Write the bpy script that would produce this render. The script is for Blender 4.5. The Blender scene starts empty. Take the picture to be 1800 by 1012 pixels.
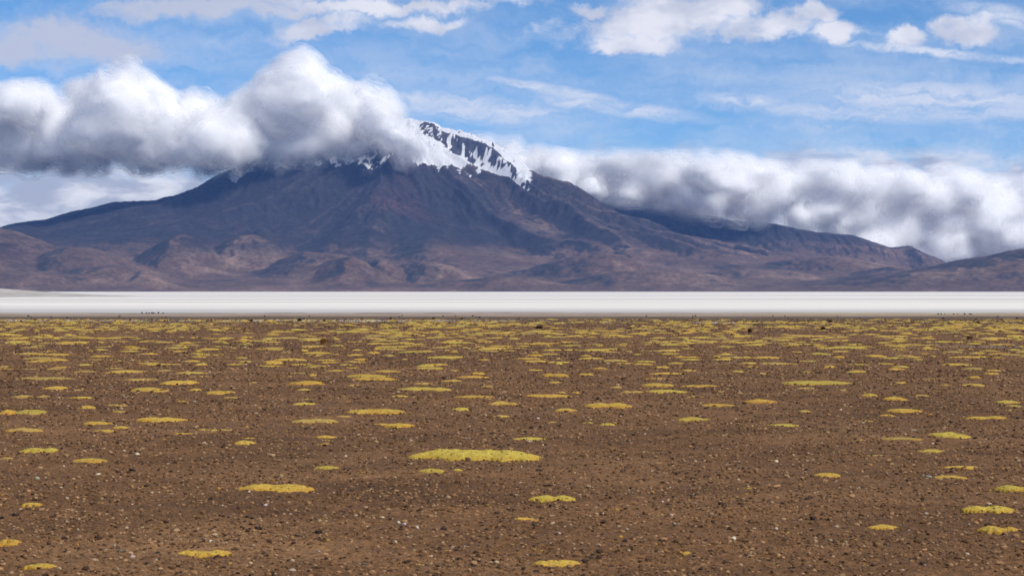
import bpy, math, random
import numpy as np

# ------------------------------------------------------------------ camera, sky, sun, exposure
R = math.radians
scene = bpy.context.scene
F = 3359.0            # focal length in pixels of the 1800 px wide photograph
CAM_H = 2.0
HORIZON = 512.0       # photograph row of the horizon
cam_data = bpy.data.cameras.new("camera")
cam = bpy.data.objects.new("camera", cam_data)
scene.collection.objects.link(cam)
cam.location = (0, 0, CAM_H)
cam.rotation_euler = (R(90) + math.atan((HORIZON - 506) / F), 0, 0)
cam_data.sensor_width = 36.0
cam_data.lens = F / 1800 * 36.0
cam_data.clip_start = 0.1
cam_data.clip_end = 200000.0
cam_data.dof.use_dof = True
cam_data.dof.focus_distance = 45.0
cam_data.dof.aperture_fstop = 6.3
scene.camera = cam

SUN_EL, SUN_AZ = R(47), R(124)        # azimuth clockwise from the view direction (+Y)
world = bpy.data.worlds.new("World")
scene.world = world
world.use_nodes = True
world.cycles.sampling_method = 'MANUAL'
world.cycles.sample_map_resolution = 256

sun_data = bpy.data.lights.new("sun", 'SUN')
sun = bpy.data.objects.new("sun", sun_data)
scene.collection.objects.link(sun)
sun_data.energy = 3.7
sun_data.angle = R(0.53)
sun_data.color = (1.0, 0.955, 0.89)
sun.rotation_euler = (R(90) - SUN_EL, 0, -SUN_AZ + math.pi)
sun.location = (0, 0, 400)

vs = scene.view_settings
vs.view_transform = 'Standard'
vs.look = 'None'
vs.exposure = 0.12
vs.gamma = 1.0
cy = scene.cycles
cy.use_denoising = True
cy.max_bounces = 10
cy.diffuse_bounces = 8
cy.glossy_bounces = 2
cy.transmission_bounces = 2
cy.transparent_max_bounces = 26
cy.volume_bounces = 1
cy.sample_clamp_indirect = 6.0
cy.volume_step_rate = 1.0
cy.volume_max_steps = 512


class NT:
    """small helper round a node tree"""
    def __init__(self, tree):
        self.t = tree
        self.n = tree.nodes
        self.l = tree.links

    def node(self, typ, **kw):
        nd = self.n.new(typ)
        for k, v in kw.items():
            setattr(nd, k, v)
        return nd

    def put(self, sock, v):
        if isinstance(v, bpy.types.NodeSocket):
            self.l.new(v, sock)
        elif v is not None:
            sock.default_value = v

    def math(self, op, a, b=None, c=None, clamp=False):
        nd = self.node('ShaderNodeMath', operation=op, use_clamp=clamp)
        for s, v in zip(nd.inputs, (a, b, c)):
            self.put(s, v)
        return nd.outputs[0]

    def vmath(self, op, a, b=None):
        nd = self.node('ShaderNodeVectorMath', operation=op)
        self.put(nd.inputs[0], a)
        if b is not None:
            self.put(nd.inputs[3 if op == 'SCALE' else 1], b)
        return nd.outputs['Value' if op in ('LENGTH', 'DOT_PRODUCT', 'DISTANCE') else 'Vector']

    def ramp(self, v, lo, hi, a=0.0, b=1.0, smooth=True):
        nd = self.node('ShaderNodeMapRange', interpolation_type='SMOOTHSTEP' if smooth else 'LINEAR')
        self.put(nd.inputs[0], v)
        for i, x in zip((1, 2, 3, 4), (lo, hi, a, b)):
            self.put(nd.inputs[i], x)
        return nd.outputs[0]

    def noise(self, vec, scale, detail=4.0, rough=0.55, dist=0.0, out=0, lac=2.0):
        nd = self.node('ShaderNodeTexNoise')
        nd.noise_dimensions = '3D'
        self.put(nd.inputs['Vector'], vec)
        self.put(nd.inputs['Scale'], scale)
        nd.inputs['Detail'].default_value = detail
        nd.inputs['Roughness'].default_value = rough
        nd.inputs['Lacunarity'].default_value = lac
        nd.inputs['Distortion'].default_value = dist
        return nd.outputs[out]

    def mix(self, f, a, b, blend='MIX'):
        nd = self.node('ShaderNodeMix', data_type='RGBA', blend_type=blend)
        self.put(nd.inputs[0], f)
        for s, v in ((nd.inputs[6], a), (nd.inputs[7], b)):
            if isinstance(v, tuple) and len(v) == 3:
                v = v + (1.0,)
            self.put(s, v)
        return nd.outputs[2]

    def xyz(self, x, y, z):
        nd = self.node('ShaderNodeCombineXYZ')
        for s, v in zip(nd.inputs, (x, y, z)):
            self.put(s, v)
        return nd.outputs[0]

    def sep(self, v):
        nd = self.node('ShaderNodeSeparateXYZ')
        self.put(nd.inputs[0], v)
        return nd.outputs


# ------------------------------------------------------------------ world: clear sky, high thin cloud, far cloud near the horizon
def build_world():
    w = NT(world.node_tree)
    w.n.clear()
    out = w.node('ShaderNodeOutputWorld')
    bg = w.node('ShaderNodeBackground')
    sky = w.node('ShaderNodeTexSky')
    sky.sky_type = 'NISHITA'
    sky.sun_disc = False
    sky.sun_elevation = SUN_EL
    sky.sun_rotation = SUN_AZ
    sky.altitude = 3700
    sky.air_density = 1.0
    sky.dust_density = 0.4
    sky.ozone_density = 2.2
    bg.inputs[1].default_value = 0.113
    w.l.new(bg.outputs[0], out.inputs[0])
    d = w.node('ShaderNodeTexCoord').outputs['Generated']
    x, y, z = w.sep(d)
    az = w.math('ARCTAN2', x, y)
    hyp = w.math('SQRT', w.math('ADD', w.math('MULTIPLY', x, x), w.math('MULTIPLY', y, y)))
    el = w.math('ARCTAN2', z, hyp)
    P = w.xyz(w.math('MULTIPLY', az, 57.2958), 0.0, w.math('MULTIPLY', el, 57.2958))   # degrees

    def deg(px, py):
        a = math.atan((px - 900) / F)
        return math.degrees(a), math.degrees(math.atan((HORIZON - py) / F * math.cos(a)))

    # wobble of the coordinates for soft shreds
    wob = w.noise(P, 0.9, 4, 0.6, out=1)
    wob = w.vmath('SCALE', w.vmath('SUBTRACT', wob, (0.5, 0.5, 0.5)), 1.1)
    Q = w.vmath('ADD', P, wob)

    P2 = w.vmath('ADD', P, w.vmath('SCALE', wob, .28))

    def blob(px, py, rx, ry, rot=0.0, soft=1.0, src=Q):
        a, e = deg(px, py)
        k = math.degrees(1 / F)
        v = w.vmath('SUBTRACT', src, (a, 0, e))
        if rot:
            r = w.node('ShaderNodeVectorRotate', rotation_type='Y_AXIS')
            w.put(r.inputs['Vector'], v)
            r.inputs['Angle'].default_value = R(rot)
            v = r.outputs[0]
        v = w.vmath('MULTIPLY', v, (1 / (rx * k), 0, 1 / (ry * k)))
        ln = w.vmath('LENGTH', v)
        return w.ramp(ln, 1.0 + 0.5 * soft, max(0.0, 1.0 - 0.8 * soft))

    def union(items):
        acc = None
        for b in items:
            acc = b if acc is None else w.math('MAXIMUM', acc, b)
        return acc

    col = w.mix(1.0, sky.outputs[0], (.53, .82, .98), 'MULTIPLY')
    # --- cirrus veil
    veil_n = w.noise(w.vmath('MULTIPLY', Q, (0.16, 1, 1.0)), 0.9, 6, 0.6)
    veil_g = w.ramp(w.math('MULTIPLY', el, 57.2958), 14.0, 2.0)
    veil = w.math('MULTIPLY', w.ramp(veil_n, 0.30, 0.75), w.math('ADD', w.math('MULTIPLY', veil_g, 0.66), 0.03))
    streak = union([blob(*a, src=P2) for a in (
        (1640, 178, 270, 40, -4, 1.0), (1080, 190, 170, 15, -7, 1.0), (980, 160, 150, 12, -10, 1.0), (1310, 176, 85, 13, -2, 1.0),
        (1640, 92, 190, 9, -7, 1.0), (1765, 28, 100, 18, -14, 1.0), (820, 190, 240, 26, -6, 1.0), (1480, 200, 160, 18, -5, 1.0))])
    st_n = w.noise(w.vmath('MULTIPLY', Q, (0.35, 1, 2.4)), 1.3, 6, 0.6)
    streak = w.math('MULTIPLY', streak, w.ramp(st_n, 0.28, 0.66, 0.25, 0.95))
    col = w.mix(w.math('MAXIMUM', veil, streak), col, (7.0, 7.15, 7.5))
    # --- soft higher cumulus
    hi = union([
        blob(1180, 30, 190, 48, 6, 0.9), blob(1110, 78, 95, 24, 0, 0.9), blob(1040, 18, 44, 18, 0, 0.9),
        blob(1340, 44, 95, 30, 4, 0.9), blob(1430, 22, 44, 22, 0, 0.8), blob(1690, 52, 62, 30, -8, 0.7), blob(1590, 68, 42, 20, 0, 0.9),
        blob(1470, 56, 40, 16, 0, 1.0), blob(1240, 12, 120, 30, 0, .9),
        blob(130, 75, 160, 42, -6, 1.0), blob(20, 90, 80, 30, 0, 1.0),
        blob(380, 8, 270, 24, 5, 1.0), blob(620, 16, 320, 15, 2, 1.0), blob(560, 48, 90, 20, 12, 1.0), blob(760, 42, 80, 14, 0, 1.0)])
    hn = w.noise(w.vmath('MULTIPLY', P, (0.7, 1, 1.3)), 0.85, 7, 0.58)
    gen = w.noise(w.vmath('MULTIPLY', P, (0.5, 1, 1.0)), 0.16, 6, 0.6)
    gen = w.math('MULTIPLY', w.ramp(gen, 0.40, 0.58), w.ramp(w.math('MULTIPLY', el, 57.2958), 9.5, 16.0))  # unseen cloud above the view, thickened for whiter fill light
    hi = w.math('MAXIMUM', hi, gen)
    hn2 = w.noise(w.vmath('MULTIPLY', Q, (0.8, 1, 1.3)), 3.0, 5, 0.62)
    hsum = w.math('ADD', w.math('MULTIPLY', w.math('SUBTRACT', hn, 0.5), 1.6), w.math('MULTIPLY', w.math('SUBTRACT', hn2, 0.5), 0.9))
    hi_d = w.ramp(w.math('ADD', hi, hsum), 0.15, 1.0)
    hs = w.noise(w.vmath('ADD', w.vmath('MULTIPLY', P, (0.7, 1, 1.3)), (0.2, 0, 0.35)), 0.85, 3, 0.5)
    hcol = w.mix(w.ramp(hs, 0.35, 0.62), (5.6, 5.6, 6.0), (8.3, 8.0, 7.9))
    hcol = w.mix(w.ramp(w.math('MULTIPLY', az, 57.2958), -3, -10), hcol, (5.0, 5.1, 5.7))
    col = w.mix(w.math('MULTIPLY', hi_d, 0.88), col, hcol)
    # --- far layered cloud standing low over the horizon
    lo_n = w.noise(w.vmath('MULTIPLY', P, (0.55, 1, 1.0)), 0.95, 7, 0.6, 0.3)
    edge = w.math('ADD', w.math('MULTIPLY', el, 57.2958), w.math('MULTIPLY', w.math('SUBTRACT', lo_n, 0.5), -4.0))
    lo = w.ramp(edge, 4.6, 3.0)
    lo_s = w.noise(w.vmath('MULTIPLY', P, (0.45, 1, 1.5)), 0.9, 6, 0.55, 0.4)
    lcol = w.mix(w.ramp(lo_s, 0.42, 0.62), (3.8, 3.95, 4.5), (7.7, 7.5, 7.4))
    col = w.mix(w.math('MULTIPLY', lo, 0.95), col, lcol)
    w.l.new(col, bg.inputs[0])


build_world()

# ------------------------------------------------------------------ numeric helpers
rng = np.random.default_rng(7)
random.seed(7)


def at(px, py, Y):
    """photograph pixel + distance -> point"""
    return (px - 900) / F * Y, CAM_H + (HORIZON - py) / F * Y


def ground_at(px, py):
    d = CAM_H * F / (py - HORIZON)
    return (px - 900) / F * d, d


_perm = rng.permutation(4096).astype(np.int64)
_grad = rng.random(4096) * 2 * np.pi
_gx, _gy = np.cos(_grad), np.sin(_grad)


def gnoise(x, y):
    xi = np.floor(x).astype(np.int64)
    yi = np.floor(y).astype(np.int64)
    xf, yf = x - xi, y - yi
    u = xf * xf * xf * (xf * (xf * 6 - 15) + 10)
    v = yf * yf * yf * (yf * (yf * 6 - 15) + 10)

    def g(i, j, dx, dy):
        h = _perm[(_perm[i & 4095] + j) & 4095]
        return _gx[h] * dx + _gy[h] * dy
    a = g(xi, yi, xf, yf)
    b = g(xi + 1, yi, xf - 1, yf)
    c = g(xi, yi + 1, xf, yf - 1)
    d = g(xi + 1, yi + 1, xf - 1, yf - 1)
    return ((a + u * (b - a)) + v * ((c + u * (d - c)) - (a + u * (b - a)))) * 1.5


def fbm(x, y, octv=5, gain=0.5, ridged=False, lac=2.03):
    s, a, t = 0.0, 1.0, 0.0
    for o in range(octv):
        n = gnoise(x + 17.3 * o, y - 9.1 * o)
        if ridged:
            n = 1 - 2 * np.abs(n)
        s = s + a * n
        t += a
        a *= gain
        x, y = x * lac, y * lac
    return s / t


def sstep(x, a, b):
    t = np.clip((x - a) / (b - a), 0, 1)
    return t * t * (3 - 2 * t)


def mesh_from_arrays(name, verts, faces, smooth=True):
    """verts (n,3), faces (m,k) -> mesh"""
    me = bpy.data.meshes.new(name)
    verts = np.ascontiguousarray(verts, dtype=np.float32)
    faces = np.ascontiguousarray(faces, dtype=np.int32)
    m, k = faces.shape
    me.vertices.add(len(verts))
    me.vertices.foreach_set("co", verts.ravel())
    me.loops.add(m * k)
    me.loops.foreach_set("vertex_index", faces.ravel())
    me.polygons.add(m)
    me.polygons.foreach_set("loop_start", np.arange(0, m * k, k, dtype=np.int32))
    me.polygons.foreach_set("loop_total", np.full(m, k, dtype=np.int32))
    me.polygons.foreach_set("use_smooth", np.full(m, smooth, dtype=bool))
    me.update(calc_edges=True)
    return me


def add_color(me, name, rgb):
    a = me.color_attributes.new(name, 'FLOAT_COLOR', 'POINT')
    c = np.ones((len(rgb), 4), dtype=np.float32)
    c[:, :rgb.shape[1]] = rgb
    a.data.foreach_set("color", c.ravel())


def link(name, me, mat=None, parent=None):
    o = bpy.data.objects.new(name, me)
    scene.collection.objects.link(o)
    if mat is not None:
        o.data.materials.append(mat)
    o.parent = parent
    return o


def tag(o, label=None, cat=None, group=None, kind=None):
    for k, v in (("label", label), ("category", cat), ("group", group), ("kind", kind)):
        if v:
            o[k] = v
    return o


def new_mat(name):
    m = bpy.data.materials.new(name)
    m.use_nodes = True
    t = NT(m.node_tree)
    b = t.n.get('Principled BSDF')
    b.inputs['Specular IOR Level'].default_value = 0.2
    b.inputs['Roughness'].default_value = 0.9
    return m, t, b


def attr(t, name, typ='GEOMETRY'):
    nd = t.node('ShaderNodeAttribute', attribute_name=name, attribute_type=typ)
    return nd.outputs['Color'], nd.outputs['Fac']


# ------------------------------------------------------------------ terrain of the volcano and its hills
PROFILE_L = np.array([(0, 1815), (500, 1740), (900, 1600), (1548, 1372), (1905, 1205), (2322, 1000), (2620, 925), (3037, 893), (3394, 816),
                      (3692, 712), (4108, 640), (4800, 480), (5600, 300), (7500, 60), (9500, 0)], float)
PROFILE_R = np.array([(0, 1815), (300, 1765), (600, 1640), (774, 1535), (1072, 1330), (1310, 1160), (1727, 965), (2262, 690), (2858, 480), (3453, 350),
                      (4500, 205), (6000, 80), (8500, 0)], float)
PROFILE_F = np.array([(0, 1815), (350, 1600), (800, 1350), (1300, 1090), (2000, 750), (2800, 490), (3800, 300), (5000, 160), (6300, 50), (7300, 0), (9000, 0)], float)
SX, SY = -1072.0, 20000.0


def base_height(X, Y):
    wx = 210 * fbm(X / 1500, Y / 1500, 5)
    wy = 210 * fbm(X / 1500 + 40, Y / 1500 + 11, 5)
    dx, dy = X + wx - SX, Y + wy - SY
    r = np.hypot(dx, dy) + 1e-6
    cl = np.clip(-dx / r, 0, 1) ** 2
    cr = np.clip(dx / r, 0, 1) ** 2
    cf = (dy / r) ** 2
    main = (np.interp(r, *PROFILE_L.T) * cl + np.interp(r, *PROFILE_R.T) * cr + np.interp(r, *PROFILE_F.T) * cf)
    th = np.arctan2(dx, -dy)
    amp = sstep(r, 150, 1200) * sstep(r, 6000, 2600)
    # radial spurs of the cone and the lava ridges of the right flank
    spur = fbm(th * 3.1 + 3.0, r / 5200, 3, 0.5)
    main = main + amp * 190 * spur
    spine = np.exp(-((th + 0.10) / 0.16) ** 2) * sstep(r, 100, 900) * sstep(r, 3400, 2200)
    main = main + 120 * spine
    for t0, wd, a, r0, r1 in ((0.42, 0.05, 90, 1500, 3600), (0.62, 0.05, 120, 1200, 3900), (0.84, 0.055, 150, 900, 3900), (1.04, 0.05, 130, 1300, 4300), (1.24, 0.05, 110, 900, 4200),
                              (-0.55, 0.07, 45, 1300, 3200), (-1.05, 0.06, 70, 1000, 3000)):
        tt = th - t0 - 0.10 * np.sin(r / 900 + t0 * 9)
        main = main + a * np.exp(-np.abs(tt / wd) ** 1.6) * sstep(r, r0 - 600, r0 + 300) * sstep(r, r1 + 500, r1 - 500)
    gul = fbm(th * 14, r / 1600, 4, 0.55, ridged=True)
    main = main + sstep(r, 120, 700) * sstep(r, 3400, 1200) * 46 * gul * (1 - .75 * sstep(th, .2, .6) * sstep(r, 1900, 1300))
    comps = [main]
    # far ridge to the right
    pts = [(900, 300, 22300), (1000, 312, 22100), (1100, 330, 22000), (1200, 362, 21900), (1290, 384, 21800), (1340, 388, 21700), (1400, 401, 21600), (1460, 408, 21600), (1500, 411, 21600),
           (1535, 425, 21600), (1565, 433, 21600), (1595, 429, 21600), (1625, 443, 21600), (1650, 455, 21600), (1720, 485, 21600), (1800, 500, 21600)]
    px = np.array([at(p[0], p[1], p[2])[0] for p in pts])
    pz = np.array([at(p[0], p[1], p[2])[1] for p in pts])
    py = np.array([p[2] for p in pts], float)
    dyr = np.abs(Y + wy * .6 - np.interp(X, px, py))
    zr = np.interp(X, px, pz, left=0)
    rid = zr * np.exp(-(dyr / 1500) ** 1.25) + sstep(dyr, 0, 400) * 60 * fbm(X / 420, Y / 2200, 4, .55, ridged=True) * np.exp(-(dyr / 1400) ** 2) * sstep(zr, 150, 500)
    rid = np.where(X < px[0], rid * sstep(X, px[0] - 900, px[0]), rid)
    comps.append(rid)

    fw = fbm(X / 430 + 8, Y / 430, 4, .55)

    def hill(px_, py_, hw, Yc, dep, p=2.0, skew=0.0):
        cx, cz = at(px_, py_, Yc)
        hx = hw / F * Yc
        ux = (X + wx * .8 + 110 * fw - cx) / hx
        ux = np.where(ux > 0, ux * (1 + skew), ux * (1 - skew))
        q = np.sqrt(ux ** 2 + ((Y + wy * .8 - Yc) / dep) ** 2)
        return cz * np.exp(-(q ** p) * 1.2)
    left = np.maximum(hill(-60, 398, 300, 14600, 1300, 1.9), hill(150, 433, 150, 14300, 900))
    left = np.maximum(left, hill(40, 470, 240, 13300, 700))
    comps.append(left)
    right = np.maximum(hill(2080, 392, 520, 14200, 1500, 1.7), hill(1830, 437, 200, 13900, 900))
    comps.append(right)
    fh = [hill(318, 409, 125, 15200, 700, 2.0), hill(430, 411, 120, 15500, 650, 1.9), hill(560, 440, 150, 15200, 800), hill(200, 466, 110, 13500, 420, 2.4), hill(250, 474, 70, 13400, 380),
          hill(620, 452, 75, 14200, 520, 2.4), hill(690, 455, 60, 14400, 480), hill(752, 458, 95, 14400, 560, 2.2, -.2), hill(480, 399, 55, 16400, 380), hill(1060, 446, 150, 14900, 600, 2.2, .2),
          hill(660, 398, 90, 17300, 600), hill(1150, 470, 200, 13900, 600), hill(880, 484, 150, 13500, 500), hill(1440, 452, 230, 17200, 1100), hill(1330, 470, 200, 15500, 900), hill(1560, 470, 150, 16500, 800)]
    f = fh[0]
    for h in fh[1:]:
        f = np.maximum(f, h)
    comps.append(f)
    S = np.stack(comps)
    k = 28.0
    mx = S.max(0)
    z = mx + k * np.log(np.exp((S - mx) / k).sum(0)) - k * np.log(len(comps)) * np.exp(-mx / 60)
    z = z + fbm(X / 700, Y / 700, 6, .52) * (4 + 42 * sstep(z, 20, 300)) - 14 * np.abs(fbm(X / 330, Y / 500, 4, .5)) * sstep(z, 40, 250)
    z = z * sstep(Y, 12300, 13500) - 6 + 0 * X
    return z, S.argmax(0), r, th


def erode(Z, cell, n_drops, steps, seed):
    r_ = np.random.default_rng(seed)
    H, W = Z.shape
    Z = Z.copy()
    batch = 12000
    for b in range(n_drops // batch):
        x = r_.random(batch) * (W - 3) + 1
        y = r_.random(batch) * (H - 3) + 1
        dx = np.zeros(batch); dy = np.zeros(batch)
        sed = np.zeros(batch); wat = np.ones(batch); vel = np.ones(batch)
        for s in range(steps):
            xi = x.astype(int); yi = y.astype(int)
            u = x - xi; v = y - yi
            z00 = Z[yi, xi]; z10 = Z[yi, xi + 1]; z01 = Z[yi + 1, xi]; z11 = Z[yi + 1, xi + 1]
            gx = (z10 - z00) * (1 - v) + (z11 - z01) * v
            gy = (z01 - z00) * (1 - u) + (z11 - z10) * u
            h0 = z00 * (1 - u) * (1 - v) + z10 * u * (1 - v) + z01 * (1 - u) * v + z11 * u * v
            dx = dx * .25 - gx * .75; dy = dy * .25 - gy * .75
            ln = np.hypot(dx, dy) + 1e-6
            dx /= ln; dy /= ln
            nx = np.clip(x + dx, 1, W - 2.01); ny = np.clip(y + dy, 1, H - 2.01)
            xj = nx.astype(int); yj = ny.astype(int)
            p = nx - xj; q = ny - yj
            h1 = Z[yj, xj] * (1 - p) * (1 - q) + Z[yj, xj + 1] * p * (1 - q) + Z[yj + 1, xj] * (1 - p) * q + Z[yj + 1, xj + 1] * p * q
            dh = h1 - h0
            cap = np.maximum(-dh, 0.15) * vel * wat * 1.6
            dep = np.where(dh > 0, np.minimum(dh, sed), np.where(sed > cap, (sed - cap) * .25, -np.minimum((cap - sed) * .28, np.maximum(-dh, 0))))
            for oy, ox, wgt in ((0, 0, (1 - u) * (1 - v)), (0, 1, u * (1 - v)), (1, 0, (1 - u) * v), (1, 1, u * v)):
                np.add.at(Z, (yi + oy, xi + ox), dep * wgt * .55)
            sed = np.maximum(sed - dep, 0)
            vel = np.sqrt(np.clip(vel * vel - dh * .06, .05, 9))
            wat *= .985
            x, y = nx, ny
    return Z


def bilinear(G, fx, fy):
    H, W = G.shape
    fx = np.clip(fx, 0, W - 1.001); fy = np.clip(fy, 0, H - 1.001)
    xi = fx.astype(int); yi = fy.astype(int)
    u = fx - xi; v = fy - yi
    u = u * u * (3 - 2 * u) * .5 + u * .5
    v = v * v * (3 - 2 * v) * .5 + v * .5
    return (G[yi, xi] * (1 - u) + G[yi, xi + 1] * u) * (1 - v) + (G[yi + 1, xi] * (1 - u) + G[yi + 1, xi + 1] * u) * v


def build_terrain():
    x0, x1, y0, y1, cell = -7200.0, 7200.0, 12300.0, 24600.0, 28.0
    gx = np.arange(x0, x1 + cell, cell); gy = np.arange(y0, y1 + cell, cell)
    GX, GY = np.meshgrid(gx, gy)
    Z, _, _, _ = base_height(GX, GY)
    E = erode(Z, cell, 220000, 46, 3)
    D = np.clip(E - Z, -45, 16) * (.12 + .88 * sstep(Z, 350, 900))
    # render grid
    xs = np.arange(-7100, 7101, 14.5)
    ys = np.concatenate([np.arange(12350, 20800, 21.0), np.arange(20800, 22600, 36.0), np.arange(22600, 24500, 90.0)])
    X, Y = np.meshgrid(xs, ys)
    B, comp, r, th = base_height(X, Y)
    D2 = bilinear(D, (X - x0) / cell, (Y - y0) / cell) * (1 - .8 * sstep(th, .15, .5) * sstep(r, 1900, 1300))
    Zf = B + D2
    # crags of the summit
    crag = sstep(Zf, 1250, 1480) * sstep(X, SX - 50, SX + 250) * sstep(Y, 18900, 19500)
    Zf = Zf + crag * (20 * fbm(X / 130, Y / 210, 5, .6, ridged=True) + 12 * fbm(X / 45, Y / 60, 3, .6))
    Zf = Zf + fbm(X / 75, Y / 75, 4, .6) * (1.5 + 6 * sstep(Zf, 200, 1300))
    ny, nx = X.shape
    # slope, curvature
    gyy, gxx = np.gradient(Zf, ys, xs)
    slope = np.hypot(gxx, gyy)
    # ---- what the ground is made of, with some shade painted in
    px = 900 + F * X / Y

    def blur(A, k):
        for ax in (0, 1):
            c = np.cumsum(np.pad(A, [(k + 1, k) if i == ax else (0, 0) for i in (0, 1)], mode='edge'), axis=ax)
            n_ = c.shape[ax]
            A = (np.take(c, np.arange(2 * k + 1, n_), ax) - np.take(c, np.arange(0, n_ - 2 * k - 1), ax)) / (2 * k + 1)
        return A
    py = HORIZON - F * (blur(blur(Zf, 6), 6) - CAM_H) / Y
    n1 = fbm(X / 900, Y / 900, 5, .6); n2 = fbm(X / 160, Y / 160, 5, .65); n3 = fbm(X / 2500, Y / 1200, 4, .5)
    n4 = fbm(X / 36, Y / 36, 3, .7); n5 = fbm(X / 95, Y / 95, 3, .6)

    def c3(a):
        return np.array(a)[None, None, :]

    def mixc(A, B_, m):
        return A + (B_ - A) * m[..., None]
    low = c3((.102, .064, .048)) + np.zeros(X.shape + (3,))
    low = mixc(low, c3((.180, .119, .086)), sstep(n1 + n2 * .4, -.1, .5))
    low = mixc(low, c3((.056, .038, .034)), sstep(-n1 + n2 * .5, .1, .6) * .7)
    high = c3((.026, .022, .025)) + np.zeros(X.shape + (3,))  # cone rock darkened: the cloud shadow is put into its colour
    high = mixc(high, c3((.052, .037, .036)), sstep(n1 + .5 * n2, .0, .5))
    high = mixc(high, c3((.018, .018, .022)), sstep(-n3 + n2 * .4, .05, .5))
    up = sstep(Zf + 130 * n1 - 160 * sstep(th, .25, .9), 300, 480) * np.where(np.isin(comp, (0, 1)), 1.0, .12)
    col = mixc(low, high, up)
    flank = sstep(th + .2 * n1, .30, .55) * sstep(th, 1.75, 1.45) * sstep(Zf, 380, 600)
    col = mixc(col, c3((.130, .090, .074)), np.clip(flank * (.55 + .5 * n1 + .4 * n2), 0, 1))
    strk0 = fbm(th * 20, r / 2600, 5, .6)
    col = mixc(col, c3((.078, .058, .054)), sstep(strk0 + .3 * n1, .02, .40) * sstep(Zf, 420, 700) * .8)
    # ochre scree fans on the right flank, a rusty fan on the front spine
    fan = sstep(fbm(th * 9, r / 3000, 4, .55), .0, .30) * sstep(th, .35, .6) * sstep(th, 1.6, 1.3) * sstep(Zf, 450, 800)
    col = mixc(col, c3((.27, .175, .115)), fan * .9)
    rust = np.exp(-((th + 0.02 + .06 * n1) / .10) ** 2) * sstep(r, 700, 1300) * sstep(r, 2600, 2000)
    col = mixc(col, c3((.110, .040, .040)), rust * .7)
    # dark low scrub in patches, and shade painted on left-facing foothill slopes
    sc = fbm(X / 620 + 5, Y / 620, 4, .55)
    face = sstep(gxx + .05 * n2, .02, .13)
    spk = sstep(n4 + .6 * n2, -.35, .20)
    scrub_shade = np.clip(sstep(sc + .30 * n2, -.38, -.08) * face + sstep(sc + .25 * n2, .22, .42) * .8, 0, 1) * sstep(Zf, 18, 45) * sstep(Zf, 820, 520)
    col = mixc(col, c3((.022, .025, .027)), scrub_shade * (.42 + .58 * spk))
    # dark lava edges
    lava = sstep(slope + .15 * n2, .38, .58) * sstep(Zf, 230, 400) * sstep(Zf, 1350, 1150)
    col = mixc(col, c3((.022, .022, .026)), lava * .8)
    # ribs of bare rock at the summit with snow fields above and below them
    rib_y = np.interp(px, (735, 770, 800, 840, 870, 895, 940), (224, 238, 254, 267, 282, 300, 330))
    low_y = np.interp(px, (700, 725, 770, 810, 860, 915, 945), (262, 284, 292, 300, 311, 327, 332))
    rib = sstep(np.abs(py - rib_y + 16 * n2) - 14 * n4 - 12 * n5, np.interp(px, (735, 790, 850, 900), (4, 13, 17, 9)), np.interp(px, (735, 790, 850, 900), (1, 6, 9, 3))) * sstep(px, 728, 745) * sstep(px, 930, 895)
    n6 = fbm(X / 48, Y / 80, 3, .6)
    rib = rib * sstep(n6 + .6 * n5 + .5 * n2, -.34, -.12)
    col = mixc(col, mixc(c3((.075, .068, .072)) + 0 * col, c3((.040, .040, .048)), sstep(n4 + n6, -.2, .3)), rib)
    strk = fbm(th * 26, r / 900, 4, .6)
    patch = sstep(py + 6 * fbm(th * 18, r / 900, 4, .6) + 7 * n4 + 14 * n5, low_y + 4, low_y - 8) * sstep(px, 690, 720) * sstep(px + 8 * n2, 950, 915) * sstep(Y, 17800, 18400)
    sn_h = Zf + 90 * n2 + 60 * n1
    snow = sstep(sn_h + 230 * strk, 1310, 1410) * sstep(fbm(X / 60, Y / 60, 4, .6) + .9 * sstep(sn_h, 1420, 1640), -.15, .12)
    line2 = np.interp(px, (380, 430, 480, 540, 620, 690), (326, 306, 285, 283, 283, 283))
    dust = sstep(np.abs(py - line2) + 16 * n5 + 18 * strk + 6 * n4, 10, 1) * sstep(px, 385, 410) * sstep(px, 700, 680) * sstep(Y, 17500, 18000) * .62
    snow = np.clip(np.maximum(np.maximum(patch, dust), snow * sstep(px, 760, 700)) * (1 - .97 * rib) * (1 - .8 * sstep(n4 + .5 * n5, .35, .55)), 0, 1)
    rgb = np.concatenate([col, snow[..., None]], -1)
    # ---- meshes
    idx = np.arange(ny * nx).reshape(ny, nx)
    quads = np.stack([idx[:-1, :-1], idx[:-1, 1:], idx[1:, 1:], idx[1:, :-1]], -1).reshape(-1, 4)
    qc = np.stack([comp[:-1, :-1], comp[:-1, 1:], comp[1:, 1:], comp[1:, :-1]], -1).reshape(-1, 4)[:, 0]
    zz = Zf.ravel()
    vis = (zz[quads].max(1) > -5.5)
    # leave out what lies far outside the view
    vis &= (np.abs(X.ravel()[quads[:, 0]]) < .335 * Y.ravel()[quads[:, 0]])
    V = np.stack([X.ravel(), Y.ravel(), zz], -1)
    N = np.stack([-gxx.ravel(), -gyy.ravel(), np.ones(ny * nx)], -1)
    N /= np.linalg.norm(N, axis=1)[:, None]
    mat = terrain_material()
    groups = (("mountain", np.isin(qc, (0, 4)), "broad snow-streaked volcano rising behind the salt flat, its summit wrapped in cloud", "mountain"),
              ("ridge", qc == 1, "long dark blue ridge trailing off right of the volcano under cloud", "ridge"),
              ("hill", qc == 2, "rounded brown hill at the left edge before the volcano", "hill"),
              ("hill", qc == 3, "smooth brown hill rising at the right edge beyond the salt flat", "hill"))
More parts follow.
